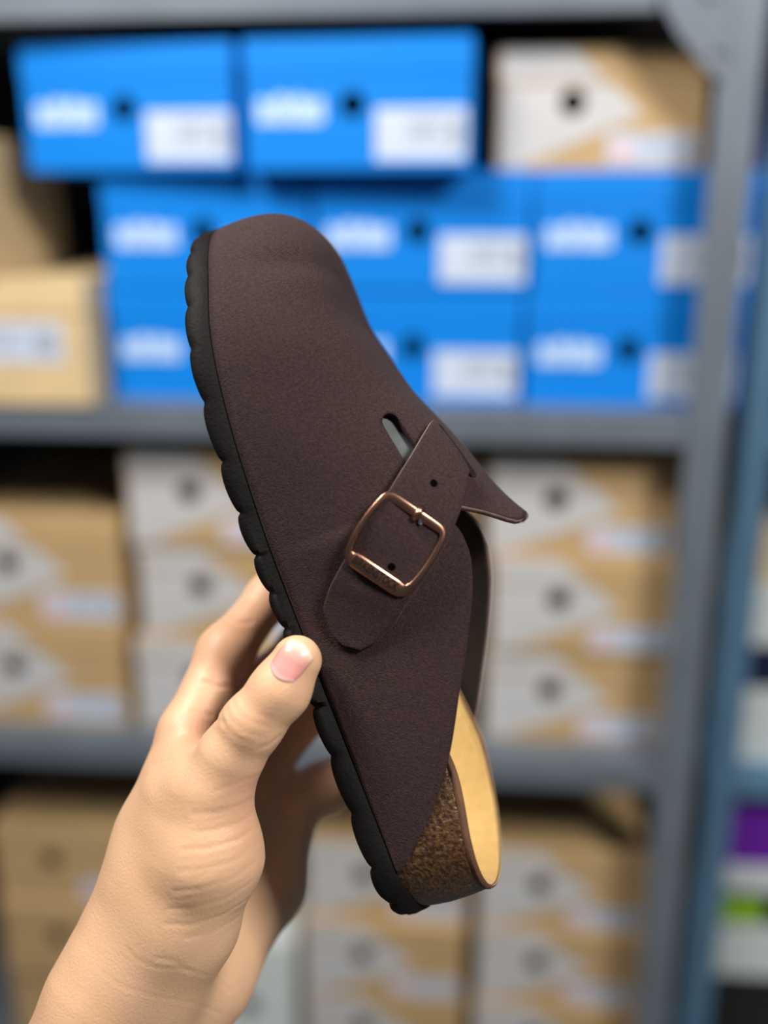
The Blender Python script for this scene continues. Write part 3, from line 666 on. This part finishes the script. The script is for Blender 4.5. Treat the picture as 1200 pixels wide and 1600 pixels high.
def surface_nets(lo, hi, h):
    n = np.ceil((np.array(hi) - np.array(lo))/h).astype(int) + 1
    ax = [lo[i] + h*np.arange(n[i], dtype=np.float32) for i in range(3)]
    D = np.empty(tuple(n), np.float32); B = 14; reach = B*h*0.5*1.75 + 5.0
    ng = [int(np.ceil(k/B)) for k in n]
    cc = np.stack(np.meshgrid(*[lo[i] + h*(B*np.arange(ng[i]) + (B - 1)/2) for i in range(3)], indexing='ij'), -1).astype(np.float32)
    CD = hand_sdf(cc)
    for i, j, k in np.ndindex(*ng):
        w_ = (slice(i*B, min(n[0], i*B + B)), slice(j*B, min(n[1], j*B + B)), slice(k*B, min(n[2], k*B + B)))
        if abs(CD[i, j, k]) > reach: D[w_] = CD[i, j, k]; continue
        D[w_] = hand_sdf(np.stack(np.meshgrid(ax[0][w_[0]], ax[1][w_[1]], ax[2][w_[2]], indexing='ij'), -1).astype(np.float32))
    ins = D < 0
    acc = np.zeros(tuple(n - 1) + (3,), np.float32); cnt = np.zeros(tuple(n - 1), np.float32)
    offs = [(a, b, c) for a in (0, 1) for b in (0, 1) for c in (0, 1)]
    sl = lambda o: tuple(slice(o[k], n[k] - 1 + o[k]) for k in range(3))
    for o in offs:
        for k in range(3):
            if o[k]: continue
            o2 = list(o); o2[k] = 1
            A, B = D[sl(o)], D[sl(o2)]; m = (A < 0) != (B < 0)
            t = np.where(m, A/np.where(m, A - B, 1), 0)
            for c in range(3): acc[..., c] += np.where(m, (o[c] + t) if c == k else o[c], 0)
            cnt += m
    act = cnt > 0; idx = -np.ones(act.shape, np.int64); idx[act] = np.arange(act.sum())
    cell = np.argwhere(act); V = (cell + acc[act]/cnt[act][:, None])*h + np.array(lo)
    F_ = []
    for k in range(3):
        o2 = [slice(None)]*3; o1 = [slice(None)]*3; o1[k] = slice(0, -1); o2[k] = slice(1, None)
        m = ins[tuple(o1)] != ins[tuple(o2)]; e = np.argwhere(m); a, b = [(k+1) % 3, (k+2) % 3]
        ok = (e[:, a] > 0) & (e[:, b] > 0) & (e[:, a] < n[a] - 1) & (e[:, b] < n[b] - 1); e = e[ok]
        def cid(da, db):
            q = e.copy(); q[:, a] -= da; q[:, b] -= db; return idx[q[:, 0], q[:, 1], q[:, 2]]
        q = np.stack([cid(1, 1), cid(0, 1), cid(0, 0), cid(1, 0)], 1)
        fl = ~ins[tuple(o1)][m][ok]; q[fl] = q[fl][:, ::-1]; F_.append(q)
    return V, np.concatenate(F_)
HO = np.array(HAND['arm_r'][0][:3])                   # origin of the hand object: the wrist
V, F_ = surface_nets((-135.0, -66.0, -215.0), (156.0, 92.0, 22.0), 0.85)
# a little relaxation, then exact projection back on the field
for it in range(2):
    e = 0.35; d0 = hand_sdf(V.astype(np.float32)); g = np.stack([hand_sdf((V + e*np.eye(3)[k]).astype(np.float32)) - hand_sdf((V - e*np.eye(3)[k]).astype(np.float32)) for k in range(3)], 1)/(2*e)
    V = V - g*(d0/np.maximum((g*g).sum(1), 0.2))[:, None]
g /= np.maximum(np.linalg.norm(g, axis=1), 1e-6)[:, None]; V32 = V.astype(np.float32); sink = np.zeros(len(V))
for pts, w, dep in CREASES:                           # skin folds pressed into the surface
    A = np.array(pts); near = np.where(((V > A.min(0) - 5) & (V < A.max(0) + 5)).all(1))[0]
    if not len(near): continue
    q = None; Pn = V32[near]
    for a, b in zip(pts[:-1], pts[1:]):
        s_ = seg(Pn, a, b, 0, 0); q = s_ if q is None else np.minimum(q, s_)
    sink[near] += dep*(np.exp(-(q/w)**2) - 0.35*np.exp(-((q - 2.2*w)/(1.2*w))**2))
V = V - g*sink[:, None]
me = bpy.data.meshes.new('hand')
me.vertices.add(len(V)); me.vertices.foreach_set('co', ((V - HO)/1000).ravel().astype(np.float32))
me.loops.add(F_.size); me.loops.foreach_set('vertex_index', F_.ravel().astype(np.int32))
me.polygons.add(len(F_)); me.polygons.foreach_set('loop_start', np.arange(0, F_.size, 4, dtype=np.int32)); me.polygons.foreach_set('loop_total', np.full(len(F_), 4, np.int32))
me.polygons.foreach_set('use_smooth', np.ones(len(F_), bool)); me.update(calc_edges=True); me.validate()
# natural blush of the skin at fingertips and in the folds
bl = np.zeros(len(V))
for c, r, a in BLUSH: bl += a*np.exp(-((V - np.array(c))**2).sum(1)/(r*r))
at = me.attributes.new('blush', 'FLOAT', 'POINT'); at.data.foreach_set('value', np.clip(bl*0.55, 0, 1).astype(np.float32))
sk = mat('skin', srgb(214, 168, 138), 0.46, bump=0.5, bscale=1100, dist=0.0004, spec=0.4)
nt = sk.node_tree; b = nt.nodes['Principled BSDF']
b.inputs['Subsurface Weight'].default_value = 0.22; b.inputs['Subsurface Radius'].default_value = (1.0, 0.35, 0.2); b.inputs['Subsurface Scale'].default_value = 0.004
an = nt.nodes.new('ShaderNodeAttribute'); an.attribute_name = 'blush'
nz = nt.nodes.new('ShaderNodeTexNoise'); nz.inputs['Scale'].default_value = 60; nz.inputs['Detail'].default_value = 5
tc = nt.nodes.new('ShaderNodeTexCoord'); nt.links.new(tc.outputs['Object'], nz.inputs['Vector'])
m1 = nt.nodes.new('ShaderNodeMix'); m1.data_type = 'RGBA'; m1.inputs[6].default_value = srgb(208, 164, 126); m1.inputs[7].default_value = srgb(222, 182, 148)
nt.links.new(nz.outputs['Fac'], m1.inputs[0])
m2 = nt.nodes.new('ShaderNodeMix'); m2.data_type = 'RGBA'; m2.inputs[7].default_value = srgb(208, 126, 108)
nt.links.new(an.outputs['Fac'], m2.inputs[0]); nt.links.new(m1.outputs[2], m2.inputs[6]); nt.links.new(m2.outputs[2], b.inputs['Base Color'])
me.materials.append(sk)
hand = link(bpy.data.objects.new('hand', me)); hand.matrix_world = FRAME @ Matrix.Translation(Vector(HO/1000))
tag(hand, 'bare left hand and wrist gripping the clog by its sole', 'hand')
# --- thumbnail, a curved plate on the thumb
def nail():
    c = np.array(NAIL['c']); ax = np.array(NAIL['axis']); nn = np.array(NAIL['n'])
    ax = ax/np.linalg.norm(ax); nn = nn - ax*(nn @ ax); nn /= np.linalg.norm(nn); sd = np.cross(nn, ax)
    rows, cols_ = 22, 17; P = []; par = []
    for i in range(rows):
        a = i/(rows - 1)*2 - 1
        for j in range(cols_):
            e = j/(cols_ - 1)*2 - 1
            la = NAIL['len']*(a - (0.30*e*e if a > 0 else -0.30*e*e)*abs(a)); wb = NAIL['wid']*(1 - 0.10*(a < 0)*a*a)
            o = c + ax*la + sd*e*wb*0.97
            P.append(o + nn*7); par.append((a, e))
    P = np.array(P, np.float32)
    P0 = P.copy()
    for _ in range(60):
        P = P - nn*np.clip(hand_sdf(P) - 0.05, -1, 1)[:, None]*0.7
        dr = (P0 - P) @ nn; top = dr.reshape(rows, cols_)[:, cols_//2].repeat(cols_); P = P0 - nn*np.minimum(dr, top + 3.6)[:, None]
    par = np.array(par); edge = np.maximum(np.abs(par[:, 1])**6, np.where(par[:, 0] < 0, np.abs(par[:, 0])**8, 0))
    P = P + nn*((0.55 - 0.5*edge) + np.where(par[:, 0] > 0.6, (par[:, 0] - 0.6)*0.9, 0))[:, None]
    return P, rows, cols_, par
P, nr_, nc_, par = nail()
no = obj('thumbnail', (P - HO)/1000, grid_faces(nr_, nc_), MAT['dark'], hand, True)
at = no.data.attributes.new('along', 'FLOAT', 'POINT'); at.data.foreach_set('value', par[:, 0].astype(np.float32))
nm_ = mat('nail', srgb(226, 150, 148), 0.22, spec=0.5); nt = nm_.node_tree; b = nt.nodes['Principled BSDF']
an = nt.nodes.new('ShaderNodeAttribute'); an.attribute_name = 'along'
cr = nt.nodes.new('ShaderNodeValToRGB'); r = cr.color_ramp
r.elements[0].position = 0.0; r.elements[0].color = srgb(236, 190, 182); r.elements[1].position = 1.0; r.elements[1].color = srgb(234, 212, 190)
for p_, c_ in ((0.07, srgb(232, 178, 170)), (0.17, srgb(220, 142, 140)), (0.76, srgb(228, 164, 152)), (0.88, srgb(232, 196, 172))):
    q = r.elements.new(p_); q.color = c_
mr = nt.nodes.new('ShaderNodeMapRange'); mr.inputs['From Min'].default_value = -1
nt.links.new(an.outputs['Fac'], mr.inputs['Value']); nt.links.new(mr.outputs[0], cr.inputs[0]); nt.links.new(cr.outputs[0], b.inputs['Base Color'])
no.data.materials[0] = nm_
so = no.modifiers.new('thickness', 'SOLIDIFY'); so.thickness = 0.0005; so.offset = -1
